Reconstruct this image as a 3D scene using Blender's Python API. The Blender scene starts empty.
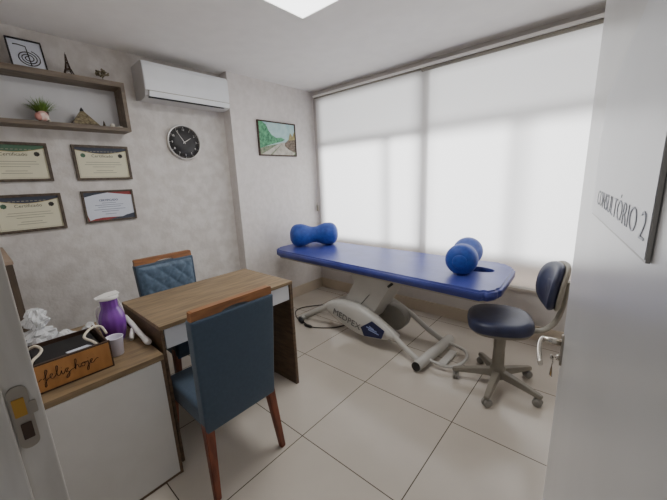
import bpy, bmesh, math, random
from mathutils import Vector, Matrix, Euler
random.seed(7)
scn = bpy.context.scene
COL = scn.collection
PI = math.pi
V = Vector

# ------------------------------------------------------------------ materials
def lin(c):
    return tuple((x/255/12.92) if x/255 <= 0.04045 else ((x/255+0.055)/1.055)**2.4 for x in c) + (1.0,)

def mat(name, rgb, rough=0.6, metal=0.0, rgb2=None, scale=8.0, stretch=None, bump=0.0, bscale=None,
        spec=0.5, coat=0.0, detail=4.0, ramp=(0.35, 0.65), emit=None, trans=0.0, alpha=1.0, sheen=0.0):
    m = bpy.data.materials.new(name); m.use_nodes = True
    nt = m.node_tree; b = nt.nodes['Principled BSDF']
    b.inputs['Base Color'].default_value = lin(rgb)
    b.inputs['Roughness'].default_value = rough
    b.inputs['Metallic'].default_value = metal
    b.inputs['Specular IOR Level'].default_value = spec
    b.inputs['Coat Weight'].default_value = coat
    b.inputs['Sheen Weight'].default_value = sheen
    b.inputs['Transmission Weight'].default_value = trans
    b.inputs['Alpha'].default_value = alpha
    if emit:
        b.inputs['Emission Color'].default_value = (1, 1, 1, 1)
        b.inputs['Emission Strength'].default_value = emit
    tc = nt.nodes.new('ShaderNodeTexCoord'); mp = nt.nodes.new('ShaderNodeMapping')
    nt.links.new(tc.outputs['Object'], mp.inputs['Vector'])
    if stretch: mp.inputs['Scale'].default_value = stretch
    if rgb2 is None:                       # a very slight variation keeps every surface procedural
        rgb2 = tuple(max(0, c-4) for c in rgb)
    n = nt.nodes.new('ShaderNodeTexNoise'); n.inputs['Scale'].default_value = scale
    n.inputs['Detail'].default_value = detail
    nt.links.new(mp.outputs[0], n.inputs['Vector'])
    r = nt.nodes.new('ShaderNodeValToRGB')
    r.color_ramp.elements[0].position = ramp[0]; r.color_ramp.elements[1].position = ramp[1]
    r.color_ramp.elements[0].color = lin(rgb2); r.color_ramp.elements[1].color = lin(rgb)
    nt.links.new(n.outputs['Fac'], r.inputs['Fac']); nt.links.new(r.outputs['Color'], b.inputs['Base Color'])
    if bump:
        n2 = nt.nodes.new('ShaderNodeTexNoise'); n2.inputs['Scale'].default_value = bscale or scale
        n2.inputs['Detail'].default_value = 5
        nt.links.new(mp.outputs[0], n2.inputs['Vector'])
        bp = nt.nodes.new('ShaderNodeBump'); bp.inputs['Strength'].default_value = bump
        bp.inputs['Distance'].default_value = 0.02
        nt.links.new(n2.outputs['Fac'], bp.inputs['Height']); nt.links.new(bp.outputs[0], b.inputs['Normal'])
    return m

def tile_mat():
    m = mat('floor_tile', (196, 188, 177), 0.20, rgb2=(185, 177, 165), scale=1.3, spec=0.45)
    nt = m.node_tree; b = nt.nodes['Principled BSDF']
    ramp = [n for n in nt.nodes if n.type == 'VALTORGB'][0]
    tc = [n for n in nt.nodes if n.type == 'TEX_COORD'][0]
    mp = nt.nodes.new('ShaderNodeMapping'); mp.inputs['Location'].default_value = (1.245+0.655*8, -1.06+0.655*8, 0)
    nt.links.new(tc.outputs['Object'], mp.inputs['Vector'])
    br = nt.nodes.new('ShaderNodeTexBrick')
    br.offset = 0.0; br.squash = 1.0
    for k, v in (('Scale', 1.0), ('Mortar Size', 0.0028), ('Mortar Smooth', 0.1), ('Brick Width', 0.655), ('Row Height', 0.655)):
        br.inputs[k].default_value = v
    br.inputs['Mortar'].default_value = lin((84, 76, 66))
    nt.links.new(mp.outputs[0], br.inputs['Vector'])
    nt.links.new(ramp.outputs['Color'], br.inputs['Color1']); nt.links.new(ramp.outputs['Color'], br.inputs['Color2'])
    nt.links.new(br.outputs['Color'], b.inputs['Base Color'])
    return m

def blind_mat():
    m = bpy.data.materials.new('blind_fabric'); m.use_nodes = True
    nt = m.node_tree; nt.nodes.clear()
    out = nt.nodes.new('ShaderNodeOutputMaterial'); mix = nt.nodes.new('ShaderNodeMixShader')
    tr = nt.nodes.new('ShaderNodeBsdfTranslucent'); df = nt.nodes.new('ShaderNodeBsdfDiffuse')
    tc = nt.nodes.new('ShaderNodeTexCoord'); n = nt.nodes.new('ShaderNodeTexNoise'); n.inputs['Scale'].default_value = 90
    r = nt.nodes.new('ShaderNodeValToRGB')
    r.color_ramp.elements[0].color = (0.80, 0.79, 0.775, 1); r.color_ramp.elements[1].color = (0.86, 0.85, 0.84, 1)
    nt.links.new(tc.outputs['Object'], n.inputs['Vector']); nt.links.new(n.outputs['Fac'], r.inputs['Fac'])
    nt.links.new(r.outputs['Color'], tr.inputs['Color']); nt.links.new(r.outputs['Color'], df.inputs['Color'])
    mix.inputs['Fac'].default_value = 0.5
    nt.links.new(tr.outputs[0], mix.inputs[1]); nt.links.new(df.outputs[0], mix.inputs[2])
    nt.links.new(mix.outputs[0], out.inputs['Surface'])
    return m

def emis_mat(name, strength):
    m = bpy.data.materials.new(name); m.use_nodes = True
    nt = m.node_tree; nt.nodes.clear()
    out = nt.nodes.new('ShaderNodeOutputMaterial'); e = nt.nodes.new('ShaderNodeEmission')
    e.inputs['Strength'].default_value = strength; e.inputs['Color'].default_value = (1, 1, 1, 1)
    nt.links.new(e.outputs[0], out.inputs['Surface'])
    return m

M = dict(
    wall=mat('stucco_wall', (214, 210, 206), 0.85, rgb2=(200, 195, 190), scale=11, bump=0.18, bscale=40, detail=10, ramp=(0.40, 0.62)),
    wall2=mat('stucco_wall_light', (220, 215, 212), 0.85, rgb2=(211, 206, 202), scale=18, bump=0.12, bscale=26, detail=8),
    plain=mat('plain_wall', (205, 200, 196), 0.8), ceil=mat('ceiling_paint', (232, 229, 226), 0.9),
    floor=tile_mat(), base=mat('baseboard_tile', (206, 193, 175), 0.3, rgb2=(195, 182, 163), scale=3),
    door=mat('door_paint', (200, 199, 198), 0.28, rgb2=(192, 191, 189), scale=3.0, spec=0.4),
    jamb=mat('jamb_paint', (196, 193, 188), 0.4, rgb2=(176, 172, 165), scale=4, stretch=(4, 4, .7)),
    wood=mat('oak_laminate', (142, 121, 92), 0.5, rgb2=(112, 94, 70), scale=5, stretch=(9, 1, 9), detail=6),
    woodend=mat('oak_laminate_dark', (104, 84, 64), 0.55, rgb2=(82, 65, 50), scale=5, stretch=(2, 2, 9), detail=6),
    shelfw=mat('shelf_wood', (124, 111, 96), 0.6, rgb2=(98, 86, 73), scale=6, stretch=(5, 1, 5), detail=6),
    shelfb=mat('shelf_back', (214, 214, 216), 0.7),
    cabw=mat('cabinet_white', (202, 201, 198), 0.45), draww=mat('drawer_white', (206, 208, 212), 0.4),
    teak=mat('honey_wood', (156, 106, 66), 0.45, rgb2=(124, 82, 52), scale=7, stretch=(3, 1, 6), detail=6),
    legw=mat('red_brown_wood', (134, 74, 52), 0.45, rgb2=(98, 50, 34), scale=7, stretch=(5, 5, 1)),
    fabric=mat('slate_fabric', (58, 76, 94), 0.85, rgb2=(54, 71, 88), scale=60, bump=0.06, bscale=300, sheen=0.2),
    tuft=mat('tufted_fabric', (84, 106, 128), 0.6, rgb2=(68, 88, 108), scale=40, sheen=0.3),
    stitch=mat('stitch_thread', (128, 142, 156), 0.7),
    vinyl=mat('blue_vinyl', (62, 72, 148), 0.36, rgb2=(54, 62, 134), scale=5, bump=0.12, bscale=6, spec=0.5),
    bolst=mat('blue_bolster', (34, 76, 168), 0.6, rgb2=(27, 62, 148), scale=30, sheen=0.15),
    cream=mat('cream_board', (176, 170, 158), 0.6), greym=mat('grey_enamel', (196, 194, 188), 0.4, rgb2=(186, 184, 178), scale=4),
    greyd=mat('grey_enamel_dark', (140, 137, 130), 0.5), black=mat('black_plastic', (22, 21, 21), 0.5),
    navyv=mat('navy_vinyl', (46, 52, 80), 0.42, rgb2=(38, 43, 68), scale=12, spec=0.5),
    shell=mat('grey_plastic_shell', (150, 145, 132), 0.5), chair_g=mat('grey_plastic_base', (134, 128, 116), 0.5),
    chrome=mat('satin_chrome', (205, 200, 190), 0.25, metal=1.0), brass=mat('brass', (190, 150, 80), 0.35, metal=1.0),
    steel=mat('dark_steel', (165, 158, 148), 0.38, metal=1.0),
    acw=mat('ac_white', (232, 235, 238), 0.45), acs=mat('ac_side', (186, 184, 183), 0.5), line=mat('gap_black', (40, 40, 42), 0.8),
    clockf=mat('clock_face', (44, 43, 44), 0.5), silver=mat('clock_rim', (214, 212, 208), 0.3, metal=0.4), white=mat('white_paint', (232, 230, 226), 0.5),
    frame=mat('certificate_frame', (92, 80, 66), 0.5, rgb2=(66, 54, 44), scale=40), paper=mat('cream_paper', (220, 216, 190), 0.7),
    paperw=mat('white_paper', (214, 219, 230), 0.7), green=mat('green_print', (78, 110, 88), 0.7), ink=mat('dark_ink', (52, 50, 48), 0.7),
    inkg=mat('faded_ink', (92, 92, 78), 0.7), slate=mat('slate_print', (64, 70, 84), 0.7), greyink=mat('grey_ink', (150, 146, 128), 0.7), red=mat('red_print', (150, 62, 62), 0.6),
    gold=mat('gold_line', (176, 160, 110), 0.6), blueink=mat('blue_ink', (74, 86, 120), 0.7),
    blackf=mat('black_frame', (34, 32, 32), 0.4), bronze=mat('bronze', (74, 58, 44), 0.45, metal=0.5),
    purple=mat('purple_plastic', (130, 64, 168), 0.3, rgb2=(110, 50, 146), scale=8, coat=0.3),
    cup=mat('translucent_cup', (226, 222, 236), 0.4), bagm=mat('thin_white_plastic', (232, 234, 236), 0.25, alpha=0.75),
    orange=mat('orange_board', (172, 122, 68), 0.55, rgb2=(152, 104, 56), scale=6, stretch=(1, 4, 1)), rim=mat('dark_brown_rim', (62, 44, 32), 0.6),
    darkin=mat('box_lining', (36, 34, 34), 0.9), rope=mat('cotton_rope', (224, 216, 198), 0.9, rgb2=(190, 180, 160), scale=120),
    letter=mat('letter_ink', (58, 34, 20), 0.7), grass=mat('grass_green', (122, 152, 66), 0.7, rgb2=(84, 116, 44), scale=14),
    pink=mat('pink_white_glaze', (236, 224, 216), 0.4, rgb2=(206, 150, 138), scale=26), pot=mat('dark_pot', (74, 50, 44), 0.6),
    pyr=mat('pyramid_stone', (150, 138, 108), 0.6, rgb2=(76, 66, 48), scale=70), stone=mat('white_stone', (214, 208, 196), 0.6),
    signf=mat('sign_face', (210, 211, 214), 0.35), signt=mat('sign_text', (176, 181, 192), 0.5), signe=mat('sign_edge', (165, 162, 156), 0.4),
    badge=mat('navy_badge', (30, 36, 78), 0.4), badget=mat('badge_print', (150, 166, 214), 0.5), logo=mat('pod_print', (112, 110, 108), 0.6),
    sky=mat('paint_sky', (186, 212, 210), 0.7, rgb2=(160, 196, 198), scale=14), road=mat('paint_road', (200, 196, 184), 0.7, rgb2=(168, 162, 150), scale=20),
    trees=mat('paint_trees', (104, 176, 130), 0.7, rgb2=(58, 112, 84), scale=45), bush=mat('paint_bush', (138, 122, 108), 0.7, rgb2=(84, 76, 66), scale=50),
    ochre=mat('paint_ochre', (170, 160, 112), 0.7, rgb2=(140, 130, 88), scale=40), verge=mat('paint_verge', (150, 152, 130), 0.7, rgb2=(98, 120, 92), scale=40),
    alu=mat('window_aluminium', (170, 168, 164), 0.45), rail=mat('blind_rail', (246, 244, 238), 0.5), railu=mat('blind_tube_shaded', (150, 145, 134), 0.7),  # tube colour darkened to carry the shade under the headrail
    darkwood=mat('dark_cabinet_wood', (96, 82, 68), 0.6, rgb2=(72, 60, 48), scale=6, stretch=(5, 5, 1)), topwood=mat('cabinet_top_wood', (160, 140, 122), 0.6),
    lamp=emis_mat('lamp_diffuser', 3.0), blind=blind_mat(), cable=mat('cable_black', (52, 46, 42), 0.7),
)

# ------------------------------------------------------------------ mesh helper
class MB:
    def __init__(s): s.bm = bmesh.new(); s.mi = 0
    def face(s, vs, smooth=False):
        try:
            f = s.bm.faces.new(vs); f.material_index = s.mi; f.smooth = smooth; return f
        except ValueError: return None
    def box(s, a, b, rot=None, bev=0.0, seg=2):
        a = V(a); b = V(b); c = (a+b)/2; h = (b-a)/2
        return s.obox(c, h, rot, bev, seg)
    def obox(s, c, h, rot=None, bev=0.0, seg=2):
        t = bmesh.new(); bmesh.ops.create_cube(t, size=2)
        for v in t.verts: v.co = V((v.co.x*h[0], v.co.y*h[1], v.co.z*h[2]))
        if bev: bmesh.ops.bevel(t, geom=t.edges[:]+t.verts[:], offset=bev, segments=seg, profile=0.6, affect='EDGES')
        if rot is not None:
            R_ = rot if isinstance(rot, Matrix) else Euler(rot).to_matrix()
            for v in t.verts: v.co = R_ @ v.co
        for v in t.verts: v.co += V(c)
        s.merge(t); return s
    def merge(s, t, smooth=False):
        mp = {v: s.bm.verts.new(v.co) for v in t.verts}
        for f in t.faces: s.face([mp[v] for v in f.verts], smooth or f.smooth)
        t.free()
    def prism(s, pts, ext, bev=0.0, seg=2):
        t = bmesh.new(); vs = [t.verts.new(V(p)) for p in pts]; f = t.faces.new(vs)
        r = bmesh.ops.extrude_face_region(t, geom=[f])
        for v in r['geom']:
            if isinstance(v, bmesh.types.BMVert): v.co += V(ext)
        bmesh.ops.recalc_face_normals(t, faces=t.faces[:])
        if bev: bmesh.ops.bevel(t, geom=t.edges[:]+t.verts[:], offset=bev, segments=seg, profile=0.6, affect='EDGES')
        s.merge(t); return s
    def poly(s, pts):
        s.face([s.bm.verts.new(V(p)) for p in pts]); return s
    def tube(s, pts, r, n=10, cap=True, flat=None):
        pts = [V(p) for p in pts]; rs = r if isinstance(r, (list, tuple)) else [r]*len(pts)
        rings = []; up = None
        for i, p in enumerate(pts):
            d = (pts[min(i+1, len(pts)-1)] - pts[max(i-1, 0)]).normalized()
            if up is None:
                up = V((0, 0, 1)) if abs(d.z) < 0.9 else V((1, 0, 0))
            x = d.cross(up).normalized(); y = x.cross(d).normalized(); up = y
            fx, fy = flat or (1, 1)
            rings.append([s.bm.verts.new(p + (x*math.cos(a)*fx + y*math.sin(a)*fy)*rs[i]) for a in [2*PI*k/n for k in range(n)]])
        for a, b in zip(rings, rings[1:]):
            for k in range(n): s.face([a[k], a[(k+1) % n], b[(k+1) % n], b[k]], True)
        if cap: s.face(rings[0][::-1]); s.face(rings[-1])
        return s
    def lathe(s, prof, c, axis=(0, 0, 1), n=32, lobes=None, cap=True):
        # prof: (radius, distance along axis)
        ax = V(axis).normalized(); x = ax.orthogonal().normalized()
        if abs(ax.z) > 0.99: x = V((1, 0, 0))
        y = ax.cross(x); c = V(c); rings = []
        for r, h in prof:
            ring = []
            for k in range(n):
                a = 2*PI*k/n; rr = r
                if lobes: rr = r*(1 + lobes[1]*math.cos(lobes[0]*a))
                ring.append(s.bm.verts.new(c + ax*h + (x*math.cos(a)+y*math.sin(a))*rr))
            rings.append(ring)
        for a, b in zip(rings, rings[1:]):
            for k in range(n): s.face([a[k], a[(k+1) % n], b[(k+1) % n], b[k]], True)
        if cap: s.face(rings[0][::-1]); s.face(rings[-1])
        return s
    def ell(s, c, r, rot=None, n=16, m=10):
        t = bmesh.new(); bmesh.ops.create_uvsphere(t, u_segments=n, v_segments=m, radius=1)
        for v in t.verts:
            v.co = V((v.co.x*r[0], v.co.y*r[1], v.co.z*r[2]))
            if rot is not None: v.co = Euler(rot).to_matrix() @ v.co
            v.co += V(c)
        s.merge(t, True); return s
    open_ = False
ORG = {}
def _build(s, name, m, parent=None, origin=None, local=False, smooth_angle=None):
    me = bpy.data.meshes.new(name)
    if parent is not None: off = V((0, 0, 0)) if local else V(ORG.get(parent.name, (0, 0, 0)))
    else: off = V(origin) if origin is not None else V((0, 0, 0))
    for v in s.bm.verts: v.co -= off
    if not s.open_: bmesh.ops.recalc_face_normals(s.bm, faces=s.bm.faces[:])
    s.bm.to_mesh(me); s.bm.free()
    for mm in (m if isinstance(m, (list, tuple)) else [m]): me.materials.append(mm)
    o = bpy.data.objects.new(name, me); COL.objects.link(o)
    if parent is not None: o.parent = parent
    else: o.location = off
    ORG[o.name] = tuple(off)
    return o
MB.build = _build

def thing(name, label, cat, loc=(0, 0, 0), rz=0.0, group=None):
    o = bpy.data.objects.new(name, None); COL.objects.link(o)
    o.empty_display_size = 0.05
    o.location = loc; o.rotation_euler = (0, 0, rz); o['label'] = label; o['category'] = cat
    if group: o['group'] = group
    ORG[o.name] = tuple(loc)
    return o
def tag(o, label, cat, group=None, kind=None):
    o['label'] = label; o['category'] = cat
    if group: o['group'] = group
    if kind: o['kind'] = kind
    return o
def struct(o): o['kind'] = 'structure'; return o
def text_mesh(name, body, size, m, mw, parent, origin=(0, 0, 0), sx=1.0, thin=0.0006, align='CENTER', spacing=1.0, outline=0.0, width=None):
    """lettering as a real mesh; mw is the 4x4 that places the text's XY plane (text +X right, +Y up)."""
    cu = bpy.data.curves.new(name, 'FONT'); cu.body = body; cu.size = size; cu.align_x = align; cu.align_y = 'CENTER'
    cu.extrude = thin; cu.space_character = spacing; cu.resolution_u = 3; cu.offset = outline
    t = bpy.data.objects.new(name+'_tmp', cu); COL.objects.link(t)
    bpy.context.view_layer.update()
    dg = bpy.context.evaluated_depsgraph_get()
    me = bpy.data.meshes.new_from_object(t.evaluated_get(dg))
    bpy.data.objects.remove(t); bpy.data.curves.remove(cu)
    me.name = name
    if width: xs = [v.co.x for v in me.vertices]; sx = width/(max(xs)-min(xs))
    off = Matrix.Translation(-V(ORG.get(parent.name, (0, 0, 0))))
    me.transform(off @ mw @ Matrix.Diagonal((sx, 1, 1, 1)))
    me.materials.clear(); me.materials.append(m)
    o = bpy.data.objects.new(name, me); COL.objects.link(o); o.parent = parent
    ORG[o.name] = ORG.get(parent.name, (0, 0, 0))
    return o
def basis(o, x, y):
    x = V(x).normalized(); y = V(y).normalized(); z = x.cross(y)
    return Matrix(((x.x, y.x, z.x, o[0]), (x.y, y.y, z.y, o[1]), (x.z, y.z, z.z, o[2]), (0, 0, 0, 1)))
def smooth_path(pts, k=6):
    out = []; P = [V(p) for p in pts]; P = [P[0]*2-P[1]] + P + [P[-1]*2-P[-2]]
    for i in range(1, len(P)-2):
        for j in range(k):
            t = j/k; a, b, c, d = P[i-1], P[i], P[i+1], P[i+2]
            out.append(0.5*((2*b)+(-a+c)*t+(2*a-5*b+4*c-d)*t*t+(-a+3*b-3*c+d)*t**3))
    out.append(P[-2]); return out

# ------------------------------------------------------------------ room shell
XW, XP, YP, YD, XR, H = -3.15, -3.02, 1.935, 3.16, 0.55, 2.59
YF = 0.027
def wbox(name, a, b, m):
    return struct(MB().box(a, b).build(name, m))
wbox('floor', (-3.3, -1.6, -0.05), (0.7, 3.4, 0), M['floor'])
wbox('ceiling', (-3.3, -1.6, H), (0.7, 3.4, H+0.08), M['ceil'])
wbox('wall_left', (XW-0.12, -0.15, 0), (XW, YP+0.1, H), M['wall'])
wbox('wall_left_pillar', (XW-0.12, YP, 0), (XP, YD+0.16, H), M['wall2'])
wbox('wall_right', (XR, -0.15, 0), (XR+0.12, YD+0.16, H), M['plain'])
# window wall with its opening
WX0, WX1, WZ0, WZ1 = -2.93, 0.30, 0.47, 2.50  # bottom edge set low to let more light onto the blinds
w = MB()
w.box((XP, YD, 0), (XR, YD+0.14, WZ0)); w.box((XP, YD, WZ1), (XR, YD+0.14, H))
w.box((XP, YD, WZ0), (WX0, YD+0.14, WZ1)); w.box((WX1, YD, WZ0), (XR, YD+0.14, WZ1))
struct(w.build('wall_window', M['plain']))
# doorway wall
DX0, DX1 = -0.873, 0.065
w = MB()
w.box((XW, YF-0.15, 0), (DX0-0.09, YF, H)); w.box((DX1+0.09, YF-0.15, 0), (XR, YF, H)); w.box((DX0-0.09, YF-0.15, 2.34), (DX1+0.09, YF, H))
struct(w.build('wall_door', M['plain']))
tj = MB(); tj.box((DX0-0.09, YF-0.16, 0), (DX0, YF+0.0, 2.28), bev=0.003)
tj.box((DX0-0.005, YF-0.16, 0), (DX0+0.012, YF-0.052, 2.28), bev=0.003)

jamb = struct(tj.build('trim_1', M['jamb']))
tj = MB(); tj.box((DX1+0.008, YF-0.16, 0), (DX1+0.09, YF-0.002, 2.28)); struct(tj.build('trim_2', M['jamb']))
tj = MB(); tj.box((DX0, YF-0.16, 2.28), (DX1+0.09, YF, 2.34)); struct(tj.build('trim_3', M['jamb']))
# strike plate in the jamb
def rrect(cx_, cz_, hw, hh, r, n=6):
    p = []
    for (sx, sz, a0) in ((1, 1, 0), (-1, 1, 90), (-1, -1, 180), (1, -1, 270)):
        for k in range(n+1):
            a = math.radians(a0+90*k/n); p.append((cx_+sx*(hw-r)+r*math.cos(a), cz_+sz*(hh-r)+r*math.sin(a)))
    return p
sp = MB(); sp.prism([(DX0+0.001, y, z) for y, z in rrect(-0.006, 1.045, 0.0155, 0.072, 0.0150)], (0.003, 0, 0))
spo = sp.build('strike_plate', M['steel'], jamb); spo['label'] = 'metal strike plate with rounded ends'
MB().prism([(DX0+0.0035, y, z) for y, z in rrect(-0.008, 1.070, 0.0095, 0.020, 0.002)], (0.003, 0, 0)).build('latch_opening', M['brass'], spo)
MB().prism([(DX0+0.0035, y, z) for y, z in rrect(-0.005, 1.014, 0.0085, 0.018, 0.002)], (0.003, 0, 0)).build('bolt_opening', M['rim'], spo)
MB().prism([(DX0+0.0035, y, z) for y, z in rrect(0.012, 1.062, 0.006, 0.014, 0.003)], (0.003, 0, 0)).build('lip', M['steel'], spo)
# baseboards
w = MB(); w.box((XP, YD-0.016, 0), (XR, YD, 0.135), bev=0.003); struct(w.build('baseboard_window', M['base']))
w = MB(); w.box((XP, YP+0.0, 0), (XP+0.016, YD-0.016, 0.135), bev=0.003); w.box((XW+0.016, YP-0.016, 0), (XP+0.016, YP, 0.135), bev=0.003)
w.box((XW, 0.13, 0), (XW+0.016, YP, 0.135), bev=0.003); struct(w.build('baseboard_left', M['base']))

# window behind the blinds: frame, bars, sill, latch, glass
WY = YD+0.05
win = struct(MB().box((WX0, WY, WZ1-0.05), (WX1, WY+0.05, WZ1)).box((WX0, WY, WZ0), (WX1, WY+0.05, WZ0+0.05))
    .box((WX0, WY, WZ0), (WX0+0.05, WY+0.05, WZ1)).box((WX1-0.05, WY, WZ0), (WX1, WY+0.05, WZ1)).build('window_1', M['alu']))
for x0, x1, z0, z1 in ((-1.545, -1.455, WZ0, WZ1), (-1.95, -1.905, 0.74, 1.92), (-0.665, -0.61, 0.74, 1.92)):
    MB().box((x0, WY, z0), (x1, WY+0.05, z1)).build('mullion', M['alu'], win)
MB().box((WX0, WY, 1.90), (WX1, WY+0.05, 1.955)).build('transom', M['alu'], win)
MB().box((WX0, WY, 0.715), (WX1, WY+0.05, 0.765)).build('transom', M['alu'], win)
MB().box((-1.94, WY-0.02, 1.38), (-1.915, WY, 1.47), bev=0.004).build('latch', M['black'], win)
MB().box((WX0-0.02, YD-0.02, WZ0-0.03), (WX1+0.02, YD+0.14, WZ0), bev=0.004).build('window_sill', M['plain'], win)
tint = bpy.data.materials.new('light_filter'); tint.use_nodes = True  # filters added behind the blinds to shape the daylight on them
tn = tint.node_tree; tn.nodes.clear(); to = tn.nodes.new('ShaderNodeOutputMaterial'); tt_ = tn.nodes.new('ShaderNodeBsdfTransparent')
tt_.inputs['Color'].default_value = (0.62, 0.62, 0.62, 1); tn.links.new(tt_.outputs[0], to.inputs[0])
tint2 = tint.copy(); tint2.name = 'warm_light_filter'
[n for n in tint2.node_tree.nodes if n.type == 'BSDF_TRANSPARENT'][0].inputs['Color'].default_value = (0.48, 0.43, 0.39, 1)
g = MB().box((WX0, WY+0.02, WZ0), (WX1, WY+0.024, WZ1)).build('glass', None, win)
gm = bpy.data.materials.new('window_glass'); gm.use_nodes = True
nt = gm.node_tree; nt.nodes.clear(); o_ = nt.nodes.new('ShaderNodeOutputMaterial'); mx = nt.nodes.new('ShaderNodeMixShader')
t_ = nt.nodes.new('ShaderNodeBsdfTransparent'); gl = nt.nodes.new('ShaderNodeBsdfGlossy'); gl.inputs['Roughness'].default_value = 0.02
mx.inputs[0].default_value = 0.06; nt.links.new(t_.outputs[0], mx.inputs[1]); nt.links.new(gl.outputs[0], mx.inputs[2]); nt.links.new(mx.outputs[0], o_.inputs[0])
g.data.materials.clear(); g.data.materials.append(gm)

for x0, x1 in ((WX0+0.05, -1.545), (-1.455, WX1-0.05)):
    MB().box((x0, WY+0.034, WZ0+0.05), (x1, WY+0.038, 0.715)).build('added_lower_filter', tint2, win)  # added unseen filter: dims and warms light on the blind's lower part
    MB().box((x0, WY+0.034, 1.955), (x1, WY+0.038, WZ1-0.05)).build('added_upper_filter', tint, win)  # added unseen filter: greys the light on the blind's upper part
# ------------------------------------------------------------------ roller blinds
def blind(x0, x1, zb, y, label, wide):
    t = thing('roller_blind', label, 'roller blind', ((x0+x1)/2, y, zb), group='roller blinds on the window')
    if wide:
        MB().box((x0, y-0.055, 2.498), (x1, y+0.045, 2.522), bev=0.003).build('headrail', M['rail'], t)
        MB().tube([(x0+0.004, y-0.024, 2.484), (x1-0.004, y-0.024, 2.484)], 0.017, n=16).build('roller_tube', M['railu'], t)
    else:
        MB().box((x0, y-0.045, 2.512), (x1, y+0.020, 2.532), bev=0.003).build('headrail', M['rail'], t)
        MB().tube([(x0+0.004, y-0.016, 2.506), (x1-0.004, y-0.016, 2.506)], 0.009, n=16).build('roller_tube', M['railu'], t)
    f = MB(); f.open_ = True
    n = 24; rows = []
    for j in range(13):
        z = 2.505+(zb-2.505)*j/12
        rows.append([f.bm.verts.new((x0+0.006+(x1-x0-0.012)*i/n, y+0.0015*math.sin(i*0.9)*j/12, z)) for i in range(n+1)])
    for a, b in zip(rows, rows[1:]):
        for i in range(n): f.face([a[i], a[i+1], b[i+1], b[i]], True)
    f.build('fabric', M['blind'], t)
    MB().box((x0+0.006, y-0.007, zb-0.026), (x1-0.006, y+0.007, zb), bev=0.003).build('bottom_bar', M['rail'], t)
    return t
b1 = blind(-2.965, -1.415, 0.50, YD-0.022, 'white roller blind on the left half of the window, beside the painting', False)
b2 = blind(-1.50, 0.27, 0.50, YD-0.050, 'wider white roller blind on the right half of the window, partly behind the door', True)
MB().tube([(-2.975, YD-0.06, 2.53), (-2.978, YD-0.06, 1.16)], 0.0015, n=6).build('pull_cord', M['rail'], b1)
MB().box((-2.992, YD-0.072, 1.09), (-2.966, YD-0.048, 1.17), bev=0.005).build('cord_weight', M['shell'], b1)

# ------------------------------------------------------------------ ceiling lamp
t = thing('ceiling_lamp', 'square white ceiling panel light, lit', 'ceiling lamp', (-1.42, 1.43, H))
lx0, lx1, ly0, ly1 = -1.735, -1.095, 1.115, 1.755
f = MB()
for a, b in (((lx0, ly0), (lx1, ly0+0.014)), ((lx0, ly1-0.014), (lx1, ly1)), ((lx0, ly0), (lx0+0.014, ly1)), ((lx1-0.014, ly0), (lx1, ly1))):
    f.box((a[0], a[1], H-0.014), (b[0], b[1], H))
f.build('frame', M['white'], t)
MB().box((lx0+0.014, ly0+0.014, H-0.009), (lx1-0.014, ly1-0.014, H-0.002)).build('diffuser', M['lamp'], t)

# ------------------------------------------------------------------ door leaf (swung into the room)
hinge = V((0.0505, 0.035, 0)); free = V((-0.0530, 0.965, 0)); dd = (free-hinge).normalized(); dn = V((dd.y, -dd.x, 0))  # dn points to +x
if dn.x < 0: dn = -dn
dl = MB(); p = [hinge, free, free+dn*0.036, hinge+dn*0.036]
dl.prism([(q.x, q.y, 0.008) for q in p], (0, 0, 2.262), bev=0.0025)
door = struct(dl.build('door_1', M['door']))
def dp(s, out, z):   # point on the leaf: s = distance from the hinge, out = towards the camera side
    q = hinge+dd*s-dn*out; return V((q.x, q.y, z))
L = (free-hinge).length
hs = L-0.040
hp = MB(); hp.prism([dp(hs+dy, -0.001, z) for dy, z in rrect(0, 1.050, 0.014, 0.042, 0.013)], -dn*0.006)
handle = hp.build('handle', M['steel'], door); handle['label'] = 'satin chrome lever handle'
hl = MB(); hl.tube([dp(hs, 0.004, 1.070), dp(hs, 0.046, 1.070)], 0.0080, n=14)
hl.tube(smooth_path([dp(hs+0.004, 0.044, 1.070), dp(hs-0.016, 0.049, 1.069), dp(hs-0.050, 0.050, 1.063), dp(hs-0.085, 0.047, 1.055), dp(hs-0.098, 0.045, 1.052)], 5), 0.0068, n=12, flat=(0.8, 1.1))
hl.build('lever', M['chrome'], handle)
hc = MB(); hc.tube([dp(hs-0.002, 0.004, 1.028), dp(hs-0.002, 0.012, 1.028)], 0.007, n=14); hc.build('lock_cylinder', M['chrome'], handle)
for z in (0.25, 1.15, 2.05):
    MB().tube([dp(-0.006, 0.004, z-0.045), dp(-0.006, 0.004, z+0.045)], 0.006, n=8).build('hinge', M['steel'], door)
# keys in the lock
kt = thing('key_bunch', 'bunch of keys hanging from the lock under the door handle', 'keys', dp(hs, 0.014, 0.97))
k = MB(); kc = dp(hs-0.002, 0.018, 1.016)
k.tube([kc+V((0, 0, 1))*0.009*math.cos(a)+dd*0.009*math.sin(a) for a in [2*PI*i/16 for i in range(17)]], 0.0012, n=6); k.build('key_ring', M['chrome'], kt)
for i, (a, m_) in enumerate(((-0.35, 'steel'), (0.0, 'brass'), (0.3, 'steel'))):
    kb = MB(); top = kc+V((0, 0, -0.009)); d = (V((0, 0, -1))+dd*a*0.3-dn*(i-1)*0.08).normalized(); sd = dd
    kb.prism([top+d*0.006+(sd*math.cos(q)*0.007+d*math.sin(q)*0.007) for q in [2*PI*j/12 for j in range(12)]], -dn*0.002)
    kb.prism([top+d*0.012-sd*0.003, top+d*0.012+sd*0.003, top+d*0.032+sd*0.002, top+d*0.036, top+d*0.032-sd*0.003], -dn*0.002)
    kb.build('key', M[m_], kt)
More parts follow.
